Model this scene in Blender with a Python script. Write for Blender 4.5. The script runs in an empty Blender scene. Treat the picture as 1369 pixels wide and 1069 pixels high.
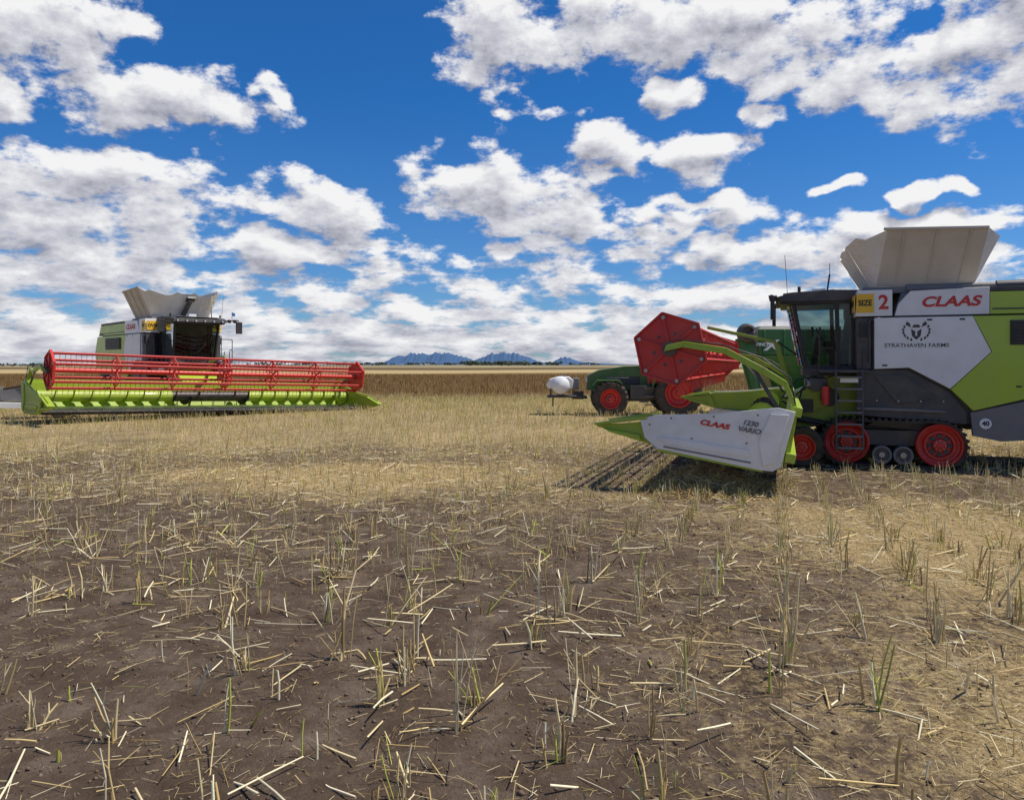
import bpy, bmesh, math, random
import numpy as np
from mathutils import Vector, Matrix, Euler
random.seed(4); rng=np.random.default_rng(7)
R=math.radians
scene=bpy.context.scene
scene.view_settings.view_transform='Standard'
scene.view_settings.look='None'
scene.view_settings.exposure=0

# ------------------------------------------------------------------ materials
def new_mat(name):
    m=bpy.data.materials.new(name); m.use_nodes=True
    nt=m.node_tree; b=nt.nodes['Principled BSDF']; return m,nt,b
def paint(name,col,rough=0.4,metal=0.0,dust=0.25,dustcol=(0.34,0.27,0.17),scale=2.5,bump=0.0,coat=0.0):
    m,nt,b=new_mat(name); N=nt.nodes; L=nt.links
    tc=N.new('ShaderNodeTexCoord')
    n1=N.new('ShaderNodeTexNoise'); n1.inputs['Scale'].default_value=scale; n1.inputs['Detail'].default_value=6; n1.inputs['Roughness'].default_value=0.65
    L.new(tc.outputs['Object'],n1.inputs['Vector'])
    mr=N.new('ShaderNodeMapRange'); mr.inputs[1].default_value=0.42; mr.inputs[2].default_value=0.72; mr.inputs[3].default_value=dust*0.35; mr.inputs[4].default_value=min(1,dust*1.6)
    L.new(n1.outputs['Fac'],mr.inputs[0])
    mx=N.new('ShaderNodeMix'); mx.data_type='RGBA'
    mx.inputs[6].default_value=(*col,1); mx.inputs[7].default_value=(*dustcol,1)
    L.new(mr.outputs[0],mx.inputs[0]); L.new(mx.outputs[2],b.inputs['Base Color'])
    ra=N.new('ShaderNodeMath'); ra.operation='MULTIPLY_ADD'; ra.inputs[1].default_value=0.5; ra.inputs[2].default_value=rough
    L.new(mr.outputs[0],ra.inputs[0]); L.new(ra.outputs[0],b.inputs['Roughness'])
    b.inputs['Metallic'].default_value=metal
    b.inputs['Coat Weight'].default_value=coat
    if bump>0:
        n2=N.new('ShaderNodeTexNoise'); n2.inputs['Scale'].default_value=6; n2.inputs['Detail'].default_value=5
        L.new(tc.outputs['Object'],n2.inputs['Vector'])
        bp=N.new('ShaderNodeBump'); bp.inputs['Strength'].default_value=bump; bp.inputs['Distance'].default_value=0.06
        L.new(n2.outputs['Fac'],bp.inputs['Height']); L.new(bp.outputs['Normal'],b.inputs['Normal'])
    return m
M={}
M['white']=paint('panel_white_paint',(0.80,0.78,0.74),0.35,dust=0.12,coat=0.3)
M['hwhite']=paint('header_white_paint',(0.82,0.81,0.76),0.35,dust=0.16,coat=0.2)
M['green']=paint('lime_green_paint',(0.39,0.54,0.018),0.35,dust=0.14,coat=0.3)
M['hgreen']=paint('header_green_paint',(0.32,0.46,0.012),0.38,dust=0.22,coat=0.1)
M['red']=paint('red_paint',(0.60,0.018,0.012),0.40,dust=0.10)
M['dark']=paint('dark_grey_paint',(0.035,0.037,0.042),0.45,dust=0.18)
M['mid']=paint('mid_grey_paint',(0.15,0.15,0.155),0.45,dust=0.22)
M['black']=paint('black_plastic',(0.012,0.012,0.013),0.45,dust=0.08)
M['rubber']=paint('rubber',(0.022,0.021,0.020),0.75,dust=0.38,dustcol=(0.17,0.13,0.085),scale=5)
M['steel']=paint('bare_steel',(0.42,0.41,0.39),0.35,metal=0.8,dust=0.3)
M['tan']=paint('tank_flap_paint',(0.62,0.55,0.43),0.5,dust=0.18)
M['cloth']=paint('canvas_cloth',(0.82,0.76,0.64),0.85,dust=0.12,bump=0.8)
M['yellow']=paint('sign_yellow',(0.85,0.50,0.02),0.5,dust=0.05)
M['dgreen']=paint('tractor_green_paint',(0.035,0.13,0.02),0.35,dust=0.16)
M['dgreen2']=paint('cart_green_paint',(0.008,0.13,0.032),0.35,dust=0.10)
M['tankw']=paint('white_poly',(0.82,0.82,0.79),0.4,dust=0.06)
M['blue']=paint('flag_blue',(0.03,0.16,0.5),0.7,dust=0.02)
M['seat']=paint('seat_fabric',(0.03,0.03,0.033),0.9,dust=0.1)
M['lens']=paint('lamp_lens',(0.45,0.47,0.5),0.15,dust=0.1)
M['grey_text']=paint('grey_lettering',(0.16,0.16,0.17),0.5,dust=0.1)
def glass():
    m,nt,b=new_mat('tinted_glass'); N=nt.nodes; L=nt.links
    nt.nodes.remove(b); out=[n for n in N if n.type=='OUTPUT_MATERIAL'][0]
    t=N.new('ShaderNodeBsdfTransparent'); t.inputs[0].default_value=(0.40,0.52,0.52,1)
    g=N.new('ShaderNodeBsdfGlossy'); g.inputs['Roughness'].default_value=0.03; g.inputs[0].default_value=(0.65,0.75,0.8,1)
    f=N.new('ShaderNodeFresnel'); f.inputs[0].default_value=1.5
    x=N.new('ShaderNodeMixShader'); L.new(f.outputs[0],x.inputs[0]); L.new(t.outputs[0],x.inputs[1]); L.new(g.outputs[0],x.inputs[2])
    L.new(x.outputs[0],out.inputs['Surface']); return m
M['glass']=glass()

# ------------------------------------------------------------------ mesh builder
class MB:
    def __init__(s,name): s.name=name; s.v=[]; s.f=[]; s.m=[]; s.mats=[]
    def mi(s,k):
        if k not in s.mats: s.mats.append(k)
        return s.mats.index(k)
    def add(s,vs,fs,k):
        o=len(s.v); i=s.mi(k); s.v+= [tuple(v) for v in vs]
        for f in fs: s.f.append([a+o for a in f]); s.m.append(i)
    def box(s,c,d,k,rot=None):
        hx,hy,hz=d[0]/2,d[1]/2,d[2]/2
        vs=[Vector((x,y,z)) for x in(-hx,hx) for y in(-hy,hy) for z in(-hz,hz)]
        if rot: 
            q=Euler([R(a) for a in rot]).to_matrix(); vs=[q@v for v in vs]
        c=Vector(c); vs=[v+c for v in vs]
        s.add(vs,[(0,1,3,2),(4,6,7,5),(0,4,5,1),(2,3,7,6),(0,2,6,4),(1,5,7,3)],k)
    def bar(s,p0,p1,w,h,k):
        p0=Vector(p0);p1=Vector(p1);d=(p1-p0).normalized()
        u=d.cross(Vector((0,0,1)))
        if u.length<1e-3:u=Vector((0,1,0))
        u.normalize();v=u.cross(d)
        vs=[p+u*a*w/2+v*b*h/2 for p in(p0,p1) for a,b in((-1,-1),(1,-1),(1,1),(-1,1))]
        s.add(vs,[(0,1,2,3),(7,6,5,4),(0,4,5,1),(1,5,6,2),(2,6,7,3),(3,7,4,0)],k)
    def prism(s,pts,y0,y1,k):
        n=len(pts); vs=[(x,y0,z) for x,z in pts]+[(x,y1,z) for x,z in pts]
        fs=[list(range(n)),list(range(2*n-1,n-1,-1))]+[(i,(i+1)%n,(i+1)%n+n,i+n) for i in range(n)]
        s.add(vs,fs,k)
    def cyl(s,p0,p1,r,k,n=12,r1=None):
        p0=Vector(p0);p1=Vector(p1);r1=r if r1 is None else r1
        d=(p1-p0).normalized(); u=d.orthogonal().normalized(); v=d.cross(u)
        vs=[]
        for p,rr in((p0,r),(p1,r1)):
            for i in range(n):
                a=2*math.pi*i/n; vs.append(p+u*math.cos(a)*rr+v*math.sin(a)*rr)
        s.add(vs,[list(range(n)),list(range(2*n-1,n-1,-1))]+[(i,(i+1)%n,(i+1)%n+n,i+n) for i in range(n)],k)
    def tube(s,path,r,k,n=8):
        for a,b in zip(path[:-1],path[1:]): s.cyl(a,b,r,k,n)
    def lathe(s,c,prof,k,n=36):
        c=Vector(c); vs=[];m=len(prof)
        for i in range(n):
            a=2*math.pi*i/n
            for r,y in prof: vs.append((c.x+math.cos(a)*r,c.y+y,c.z+math.sin(a)*r))
        fs=[]
        for i in range(n):
            j=(i+1)%n
            for q in range(m-1): fs.append((i*m+q,i*m+q+1,j*m+q+1,j*m+q))
        s.add(vs,fs,k)
    def sheet(s,pts,k): s.add(pts,[list(range(len(pts)))],k)
    def build(s,parent=None,bevel=0.0,smooth=35,loc=None,rot=None):
        me=bpy.data.meshes.new(s.name); me.from_pydata(s.v,[],s.f)
        for k in s.mats: me.materials.append(M[k])
        me.polygons.foreach_set('material_index',s.m)
        bm=bmesh.new(); bm.from_mesh(me); bmesh.ops.recalc_face_normals(bm,faces=bm.faces); bm.to_mesh(me); bm.free()
        me.polygons.foreach_set('use_smooth',[True]*len(me.polygons))
        me.set_sharp_from_angle(angle=R(smooth))
        ob=bpy.data.objects.new(s.name,me); scene.collection.objects.link(ob)
        if parent: ob.parent=parent
        if loc: ob.location=loc
        if rot: ob.rotation_euler=rot
        if bevel>0:
            b=ob.modifiers.new('bevel','BEVEL'); b.width=bevel; b.segments=2; b.limit_method='ANGLE'; b.angle_limit=R(40)
        return ob
def empty(name,loc=(0,0,0),rz=0,scale=1,parent=None):
    e=bpy.data.objects.new(name,None); scene.collection.objects.link(e); e.location=loc; e.rotation_euler=(0,0,rz); e.scale=(scale,)*3
    e.empty_display_size=0.3
    if parent: e.parent=parent
    return e
def text(name,body,size,loc,parent,mat,side=1,shear=0.0,xs=1.0,front=False,off=0.006):
    c=bpy.data.curves.new(name,'FONT'); c.body=body; c.size=size; c.extrude=0.003; c.align_x='CENTER'; c.align_y='CENTER'; c.shear=shear; c.offset=off
    o=bpy.data.objects.new(name,c); scene.collection.objects.link(o); c.materials.append(M[mat]); o.parent=parent
    if front: X=Vector((0,1,0));Z=Vector((1,0,0))
    elif side>0: X=Vector((-1,0,0)); Z=Vector((0,1,0))
    else: X=Vector((1,0,0)); Z=Vector((0,-1,0))
    Y=Vector((0,0,1))
    m=Matrix((X,Y,Z)).transposed().to_4x4(); m.translation=Vector(loc)
    o.matrix_local=m@Matrix.Diagonal((xs,1,1,1)); return o

def wheel(mb,c,Rr,w,rim,side,lug=24,tyre='rubber',rimk='red'):
    x,y,z=c; h=w/2
    mb.lathe(c,[(rim,-h*0.85),(Rr*0.9,-h),(Rr*0.97,-h*0.85),(Rr,-h*0.5),(Rr,h*0.5),(Rr*0.97,h*0.85),(Rr*0.9,h),(rim,h*0.85)],tyre,40)
    for i in range(lug):
        for sd in(-1,1):
            a=2*math.pi*(i+(0.5 if sd>0 else 0))/lug
            p0=Vector((x+math.cos(a)*(Rr+0.0),y+sd*h*0.05,z+math.sin(a)*(Rr)))
            a2=a+0.12
            p1=Vector((x+math.cos(a2)*(Rr*0.97),y+sd*h*0.97,z+math.sin(a2)*(Rr*0.97)))
            mb.bar(p0,p1,Rr*0.07,Rr*0.09,tyre)
    s=side
    pr=[(rim,s*h*0.85),(rim*1.02,s*h*0.95),(rim*0.93,s*h*0.95),(rim*0.88,s*h*0.6),(rim*0.80,s*h*0.35),(rim*0.55,s*h*0.25),(rim*0.45,s*h*0.45),(rim*0.22,s*h*0.5),(rim*0.2,s*h*0.75),(0.001,s*h*0.75)]
    mb.lathe(c,pr,rimk,36)
    mb.lathe(c,[(rim,-s*h*0.85),(rim*0.8,-s*h*0.3),(0.01,-s*h*0.3)],'dark',24)
    for i in range(10):
        a=2*math.pi*i/10
        q=(x+math.cos(a)*rim*0.36,y,z+math.sin(a)*rim*0.36)
        mb.cyl((q[0],y+s*h*0.3,q[2]),(q[0],y+s*h*0.56,q[2]),rim*0.035,'steel',6)

# ------------------------------------------------------------------ header (front platform)
def build_header(parent,HW,loc,pitch,roll,rx,rz,reel_phase=0.2,pk='hwhite'):
    H=empty('cutting_header',loc,0,1,parent); H.rotation_euler=(roll,-pitch,0)
    fr=MB('header_frame')
    fr.box((0,0,0.62),(0.05,2*HW-0.1,0.9),'hgreen')
    fr.box((-0.08,0,1.08),(0.18,2*HW-0.04,0.16),'hgreen')
    fr.box((-0.12,0,0.3),(0.16,2*HW-0.04,0.16),'hgreen')
    n=int(HW*2/1.1)
    for i in range(n+1):
        y=-HW+0.15+i*(2*HW-0.3)/n
        fr.box((-0.07,y,0.68),(0.08,0.07,0.66),'hgreen')
    prof=[(0.02,0.42),(0.10,0.24),(0.3,0.14),(0.6,0.13),(1.0,0.15),(1.75,0.10),(1.95,0.07)]
    for (x0,z0),(x1,z1) in zip(prof[:-1],prof[1:]):
        fr.sheet([(x0,-HW+.05,z0),(x1,-HW+.05,z1),(x1,HW-.05,z1),(x0,HW-.05,z0)],'hgreen' if x0<0.8 else 'dark')
    for i in range(16):
        y=-HW+0.4+i*(2*HW-0.8)/15
        fr.prism([(0.9,0.12),(1.85,0.08),(1.85,0.11),(0.9,0.17)],y-0.02,y+0.02,'mid')
    fr.box((1.9,0,0.045),(0.12,2*HW-0.1,0.03),'dark')
    fr.box((0.9,0,-0.02),(1.6,2*HW-0.3,0.05),'dark')
    fr.build(H,0.008)
    kn=MB('knife_fingers')
    nk=int(HW*2/0.15)
    for i in range(nk):
        y=-HW+0.1+i*(2*HW-0.2)/nk
        kn.add([(1.94,y-0.02,0.035),(1.94,y+0.02,0.035),(2.1,y,0.06),(1.94,y,0.075)],[(0,1,2),(0,2,3),(1,3,2),(0,3,1)],'steel')
    kn.build(H)
    au=MB('intake_auger')
    au.cyl((0.5,-HW+.08,0.58),(0.5,-1.5,0.58),0.2,'hgreen',20)
    au.cyl((0.5,1.5,0.58),(0.5,HW-.08,0.58),0.2,'hgreen',20)
    au.cyl((0.5,-1.5,0.58),(0.5,1.5,0.58),0.2,'black',20)
    for s in(-1,1):
        st=14; turns=int((HW-0.9)/0.55); T=turns*st
        vs=[]
        for i in range(T+1):
            a=s*2*math.pi*i/st; y=s*(0.85+(HW-1.0)*i/T)
            for r in(0.19,0.34): vs.append((0.5+math.cos(a)*r,y,0.58+math.sin(a)*r))
        for i in range(T): au.add([vs[2*i],vs[2*i+1],vs[2*i+3],vs[2*i+2]],[(0,1,2,3)],'hgreen' if abs(vs[2*i][1])>1.5 else 'black')
    for i in range(28):
        a=i*2.4; y=-1.5+i*0.11
        au.cyl((0.5,y,0.58),(0.5+math.cos(a)*0.36,y,0.58+math.sin(a)*0.36),0.014,'black',6)
    au.build(H)
    ep=MB('end_panels')
    P=[(-0.07,1.08),(0.0,0.14),(0.12,0.04),(0.3,0.02),(2.05,0.03),(2.3,0.18),(2.42,0.46),(2.2,0.60),(1.6,0.72),(1.1,0.84),(0.35,1.06),(0.2,1.10)]
    Pi=[(-0.02,1.04),(0.04,0.16),(0.3,0.05),(2.0,0.06),(2.25,0.2),(2.34,0.45),(2.18,0.56),(1.6,0.68),(1.1,0.80),(0.35,1.02)]
    for s in(-1,1):
        y=s*HW
        ep.prism(Pi,y-s*0.03,y-s*0.002,'hgreen')
        ep.prism(P,y,y+s*0.06,pk)
        ep.prism([(0.02,1.02),(0.1,0.2),(0.28,0.1),(0.42,0.5),(0.3,0.98)],y+s*0.06,y+s*0.10,pk)
        ep.prism([(0.5,0.20),(1.9,0.14),(2.1,0.22),(1.9,0.26),(0.55,0.32)],y+s*0.06,y+s*0.085,pk)
        ep.prism([(0.48,0.10),(1.95,0.075),(1.95,0.10),(0.48,0.125)],y+s*0.06,y+s*0.075,'mid')
        for (bx,bz) in((0.5,0.92),(1.2,0.76),(1.9,0.60),(2.25,0.42),(0.6,0.42),(1.5,0.32)): ep.cyl((bx,y+s*.06,bz),(bx,y+s*.07,bz),0.018,'mid',8)
        ep.prism([(0.25,-0.01),(2.0,-0.02),(2.05,0.03),(0.3,0.02)],y-s*0.05,y+s*0.05,'hgreen')
        ep.prism([(2.05,0.06),(2.55,0.10),(3.2,0.20),(3.22,0.24),(2.75,0.33),(2.45,0.42),(2.25,0.52),(2.32,0.44)],y-s*0.10,y-s*0.035,'hgreen')
        ep.prism([(2.3,0.5),(3.22,0.22),(3.24,0.25),(2.35,0.56)],y-s*0.16,y+s*0.065,'hgreen')
        ep.prism([(2.35,0.10),(2.95,0.15),(3.05,0.19),(2.4,0.2)],y-s*0.14,y+s*0.04,'hgreen')
        ep.bar((2.1,y-s*.02,0.66),(3.0,y-s*0.02,0.36),0.03,0.03,'hgreen')
    ep.build(H,0.012)
    rl=MB('reel'); r=0.58; W=HW-0.35
    rl.cyl((rx,-W,rz),(rx,W,rz),0.085,'red',16)
    sp=[-W,-W*0.66,-W*0.33,-0.06,0.06,W*0.33,W*0.66,W]
    for y in sp:
        endp=abs(abs(y)-W)<1e-3
        pts=[(rx+math.cos(reel_phase+k*math.pi/3)*(r+0.1),rz+math.sin(reel_phase+k*math.pi/3)*(r+0.1)) for k in range(6)]
        if endp:
            s=1 if y>0 else -1
            rl.prism(pts,y,y+s*0.025,'red')
            for k in range(6):
                a=reel_phase+k*math.pi/3; b=a+math.pi/3
                rl.bar((rx+math.cos(a)*(r+.09),y+s*.05,rz+math.sin(a)*(r+.09)),(rx+math.cos(b)*(r+.09),y+s*.05,rz+math.sin(b)*(r+.09)),0.05,0.03,'red')
                rl.cyl((rx+math.cos(a)*r,y+s*.02,rz+math.sin(a)*r),(rx+math.cos(a)*r,y+s*.08,rz+math.sin(a)*r),0.035,'steel',8)
                rl.bar((rx,y+s*.05,rz),(rx+math.cos(a)*r,y+s*.05,rz+math.sin(a)*r),0.05,0.035,'red')
                c_=a+math.pi/6
                rl.cyl((rx+math.cos(c_)*r*.5,y+s*.024,rz+math.sin(c_)*r*.5),(rx+math.cos(c_)*r*.5,y+s*.03,rz+math.sin(c_)*r*.5),0.03,'dark',14)
            rl.cyl((rx,y,rz),(rx,y+s*0.14,rz),0.13,'dark',16)
        else:
            for k in range(6):
                a=reel_phase+k*math.pi/3; b=a+math.pi/3
                rl.bar((rx,y,rz),(rx+math.cos(a)*r,y,rz+math.sin(a)*r),0.03,0.07,'red')
                rl.bar((rx+math.cos(a)*r*.95,y,rz+math.sin(a)*r*.95),(rx+math.cos(b)*r*.95,y,rz+math.sin(b)*r*.95),0.025,0.04,'red')
    for k in range(6):
        a=reel_phase+k*math.pi/3; px=rx+math.cos(a)*r; pz=rz+math.sin(a)*r
        rl.cyl((px,-W,pz),(px,W,pz),0.030,'red',8)
        rl.box((px,0,pz-0.03),(0.012,2*W,0.06),'red')
        nt=int(2*W/0.16)
        for i in range(nt):
            y=-W+0.08+i*0.16
            rl.cyl((px,y,pz),(px-0.06,y,pz-0.24),0.010,'red',4,0.006)
    rl.build(H)
    ar=MB('reel_arms')
    for y in(-HW+0.13,HW-0.13):
        path=[(-0.08,1.12),(0.15,1.5),(0.55,1.35+ (rz-1.35)*0.75),(1.2,rz+0.12),(rx-0.25,rz+0.12),(rx+0.05,rz)]
        top=[(x,z+0.055) for x,z in path]; bot=[(x+0.02,z-0.055) for x,z in path]
        for i in range(len(path)-1):
            ar.prism([bot[i],bot[i+1],top[i+1],top[i]],y-0.045,y+0.045,'hgreen')
        ar.cyl((0.1,y,0.95),(0.75,y,rz-0.05),0.035,'dark',8)
        ar.cyl((0.6,y,rz-0.25),(0.95,y,rz+0.05),0.02,'steel',8)
        for dy in(-.07,.07): ar.tube([(-0.05,y+dy,1.2),(0.1,y+dy,1.62),(0.6,y+dy,rz+0.1),(1.3,y+dy,rz+0.22),(rx-.1,y+dy,rz+0.18)],0.014,'black',6)
    ar.bar((-0.06,0,1.12),(0.5,0,rz+.55),0.1,0.12,'hgreen'); ar.bar((0.5,0,rz+.55),(rx,0,rz+.66),0.07,0.08,'hgreen'); 
    ar.build(H,0.008)
    return H

# ------------------------------------------------------------------ combine
def build_combine(name,loc,rz,scale,hx,HW,hz,pitch,roll,reel,label,pk):
    C=empty(name,loc,rz,scale)
    core=MB('body_core')
    core.prism([(-0.5,1.25),(-0.5,3.15),(-6.3,3.15),(-6.6,2.4),(-6.4,1.3),(-4.6,0.95),(-1.0,0.95)],-1.42,1.42,'dark')
    core.prism([(-0.9,3.15),(-1.1,3.74),(-5.9,3.74),(-6.3,3.15)],-1.35,1.35,'mid')
    core.box((-0.9,0,0.62),(1.0,2.0,0.5),'dark')
    core.box((-5.3,0,0.75),(0.3,2.2,0.25),'dark')
    core.prism([(-5.9,0.9),(-5.7,1.9),(-6.9,1.9),(-7.2,1.0)],-1.1,1.1,'dark')
    core.box((-4.0,0,3.80),(2.0,1.8,0.2),'mid')
    core.build(C,0.02)
    sk=MB('side_panels')
    for s in(-1,1):
        y0,y1=s*1.44,s*1.58
        sk.prism([(-0.55,3.20),(-2.39,3.20),(-2.72,2.46),(-1.98,1.69),(-1.22,2.13),(-0.55,2.10)],y0,y1,'white')
        sk.prism([(-2.40,3.20),(-6.2,3.20),(-6.55,2.5),(-6.3,1.6),(-3.6,1.58),(-2.40,1.24),(-1.99,1.68),(-2.735,2.46)],y0,y1,'green')
        sk.prism([(-0.95,3.24),(-1.02,3.5),(-1.25,3.76),(-2.70,3.80),(-2.70,3.24)],s*1.36,s*1.53,'white')
        sk.prism([(-2.71,3.24),(-2.71,3.70),(-5.9,3.68),(-6.2,3.24)],s*1.36,s*1.53,'green')
        sk.prism([(-2.71,3.71),(-2.71,3.80),(-5.9,3.78),(-5.9,3.69)],s*1.36,s*1.52,'dark')
        sk.prism([(-2.75,3.33),(-2.75,3.36),(-6.0,3.34),(-6.0,3.31)],s*1.53,s*1.545,'dark')
        sk.prism([(-0.18,3.24),(-0.22,3.80),(-0.90,3.80),(-0.90,3.24)],s*0.98,s*1.55,'white')
        sk.box((-4.0,s*1.60,2.85),(1.9,0.05,0.5),'black')
        for i in range(7): sk.box((-4.0,s*1.635,2.64+i*0.07),(1.86,0.03,0.02),'dark',(s*25,0,0))
        sk.prism([(-2.35,1.20),(-2.40,0.72),(-2.9,0.62),(-4.4,0.75),(-4.6,1.53),(-3.6,1.53)],s*1.44,s*1.56,'mid')
        sk.cyl((-2.62,s*1.56,0.98),(-2.62,s*1.575,0.98),0.11,'tankw',24)
        sk.prism([(-0.2,2.08),(-1.2,2.08),(-1.98,1.62),(-2.3,1.2),(-2.3,0.95),(-0.2,1.1)],s*1.40,s*1.50,'dark')
        sk.prism([(-0.55,1.95),(-1.15,1.98),(-1.75,1.5),(-1.0,1.35)],s*1.50,s*1.53,'dark')
        sk.prism([(-0.2,1.28),(-1.2,1.26),(-1.9,1.22),(-1.9,1.19),(-0.2,1.22)],s*1.50,s*1.56,'mid')
        for q in range(4): sk.cyl((-0.6-q*0.42,s*1.50,1.42),(-0.6-q*0.42,s*1.545,1.42),0.022,'steel',8)
        for (lx,lz) in((-0.75,2.18),(-1.6,3.14),(-2.2,3.14),(-3.2,1.75),(-5.0,1.75)): sk.box((lx,s*1.585,lz),(0.10,0.012,0.035),'black')
        sk.tube([(-0.42,s*1.66,2.25),(-0.42,s*1.66,3.15),(-0.50,s*1.60,3.18)],0.016,'black')
        sk.box((-0.35,s*1.35,2.65),(0.28,0.35,1.1),'dark')
        sk.box((-0.35,s*1.55,2.95),(0.18,0.05,0.3),'black')
        sk.prism([(-5.6,3.24),(-5.6,3.3),(-6.1,3.3),(-6.1,3.24)],s*1.0,s*1.54,'black')
        sk.box((-6.5,s*1.2,2.3),(0.08,0.25,0.5),'red')
    sk.build(C,0.018)
    tk=MB('grain_tank')
    tk.box((-1.5,0,3.82),(2.3,2.5,0.14),'mid')
    zb=3.9
    def thick(p,k,nrm):
        nrm=Vector(nrm).normalized()*0.035
        a=[Vector(q) for q in p]; n=len(a)
        vs=a+[q+nrm for q in a]
        tk.add(vs,[list(range(n)),list(range(2*n-1,n-1,-1))]+[(i,(i+1)%n,(i+1)%n+n,i+n) for i in range(n)],k)
    for s in(-1,1):
        thick([(-0.62,s*1.16,zb),(-2.5,s*1.16,zb),(-2.68,s*1.62,5.0),(-0.80,s*1.62,5.08)],'tan',(0,-s,0.2))
        tk.sheet([(-0.62,s*1.16,zb),(-0.80,s*1.62,5.07),(-0.38,s*1.50,4.90)],'cloth')
        tk.sheet([(-0.62,s*1.16,zb),(-0.38,s*1.50,4.90),(-0.20,s*1.40,4.96)],'cloth')
        tk.sheet([(-0.62,s*1.16,zb),(-0.20,s*1.40,4.96),(-0.02,s*1.05,4.82)],'cloth')
        tk.sheet([(-0.62,s*1.16,zb),(-0.02,s*1.05,4.82),(-0.55,s*0.95,zb)],'cloth')
        tk.sheet([(-2.5,s*1.16,zb),(-2.68,s*1.62,5.0),(-3.0,s*1.05,4.9)],'cloth')
        tk.box((-1.7,s*1.63,5.05),(1.95,0.05,0.06),'tan',(0,-2.3,0))
        for q in range(3): tk.bar((-1.0-q*0.6,s*1.175,zb+.02),(-1.12-q*0.62,s*1.635,5.0),0.03,0.03,'tan')
    cols_=13; top=[];bot=[];mid=[]
    for i in range(cols_):
        y=1.05-2.1*i/(cols_-1); sag=0.10*abs(math.sin(math.pi*i*3/(cols_-1))); wv=0.03*math.sin(i*2.3)
        top.append((-0.02-sag*.3+(wv if 0<i<cols_-1 else 0),y,4.82+0.14*(1-abs(y)/1.05)-sag)); bot.append((-0.55,y*0.95/1.05,zb)); mid.append((-0.28-wv*1.6,y*.95,4.36))
    for i in range(cols_-1): tk.sheet([top[i],top[i+1],mid[i+1],mid[i]],'cloth'); tk.sheet([mid[i],mid[i+1],bot[i+1],bot[i]],'cloth')
    thick([(-2.5,1.1,zb),(-2.5,-1.1,zb),(-3.0,-1.05,4.9),(-3.0,1.05,4.9)],'tan',(1,0,0.2))
    if not label:
        tk.cyl((-0.35,0.0,4.0),(0.05,0.15,4.6),0.10,'dark',12); tk.box((0.0,0.18,4.66),(0.25,0.35,0.10),'dark',(0,-30,0))
    tk.build(C,0.006)
    ua=MB('unloading_auger')
    ua.cyl((-2.9,1.15,3.84),(-6.9,1.05,3.86),0.12,'dark',20)
    ua.cyl((-1.2,1.20,3.84),(-2.9,1.15,3.84),0.09,'mid',20)
    ua.cyl((-6.9,1.05,3.86),(-7.3,1.0,3.7),0.18,'black',16)
    ua.build(C)
    cb=MB('cab')
    for s in(-1,1):
        y=s*0.98
        cb.bar((0.80,y*0.86,2.15),(1.08,y*0.9,3.62),0.07,0.09,'black')
        cb.bar((0.12,y,2.12),(0.16,y,3.62),0.06,0.09,'black')
        cb.bar((-0.2,y,2.12),(-0.2,y,3.66),0.06,0.1,'black')
        cb.bar((0.80,y*0.86,2.15),(-0.2,y,2.12),0.06,0.1,'black')
        cb.bar((1.08,y*0.9,3.60),(-0.2,y,3.62),0.06,0.09,'black')
        cb.box((0.10,y+s*0.03,2.9),(0.05,0.05,0.3),'black')
    cb.prism([(1.42,3.64),(1.40,3.76),(1.1,3.84),(0.2,3.88),(-0.3,3.86),(-0.3,3.64)],-1.08,1.08,'dark')
    cb.prism([(1.30,3.845),(1.1,3.87),(0.2,3.91),(0.2,3.885),(1.1,3.845)],-0.85,0.85,'mid')
    cb.prism([(1.36,3.58),(1.36,3.66),(-0.28,3.66),(-0.28,3.58)],-1.02,1.02,'black')
    for i in range(6):
        y=-0.9+i*0.36
        cb.cyl((1.38,y,3.69),(1.45,y,3.68),0.055,'black',12); cb.cyl((1.45,y,3.68),(1.458,y,3.68),0.042,'lens',12)
    cb.box((0.3,0,2.02),(1.15,1.96,0.16),'dark')
    cb.prism([(0.84,1.95),(0.86,2.18),(0.7,2.2),(0.5,1.95)],-0.84,0.84,'dark')
    cb.box((-0.25,0,2.6),(0.06,1.9,1.0),'dark')
    cb.box((0.10,0,2.55),(0.5,0.52,0.16),'seat'); cb.box((-0.12,0,2.95),(0.14,0.5,0.75),'seat',(0,-8,0)); cb.box((-0.12,0,3.4),(0.1,0.28,0.2),'seat')
    cb.box((0.1,0,2.3),(0.35,0.35,0.4),'black'); cb.box((0.15,-0.4,2.7),(0.55,0.16,0.12),'black')
    cb.bar((0.62,0,2.1),(0.5,0,2.85),0.1,0.12,'black')
    cb.box((0.62,-0.5,3.0),(0.05,0.3,0.24),'black')
    for i in range(16):
        a=2*math.pi*i/16;b=2*math.pi*(i+1)/16
        cb.cyl((0.47+0.08*math.cos(a),0.2*math.sin(a),2.9+0.16*math.cos(a)),(0.47+0.08*math.cos(b),0.2*math.sin(b),2.9+0.16*math.cos(b)),0.016,'black',6)
    for s in(-1,1):
        cb.tube([(1.35,s*1.0,3.72),(1.55,s*1.45,3.76),(1.50,s*1.55,3.72)],0.022,'black')
        cb.box((1.52,s*1.55,3.45),(0.09,0.24,0.48),'black')
        cb.cyl((1.5,s*1.35,3.72),(1.6,s*1.35,3.70),0.07,'black',12)
        cb.cyl((1.42,s*1.15,3.72),(1.55,s*1.15,3.70),0.07,'black',12)
        cb.cyl((0.95,s*1.0,3.86),(0.95,s*1.0,3.98),0.035,'black',10)
    cb.cyl((1.2,0.95,3.8),(1.26,1.0,4.72),0.007,'black',6)
    cb.cyl((0.35,0.9,3.88),(0.3,0.9,4.25),0.02,'black',6); cb.cyl((0.3,0.9,4.25),(0.3,0.9,4.5),0.008,'black',6)
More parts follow.
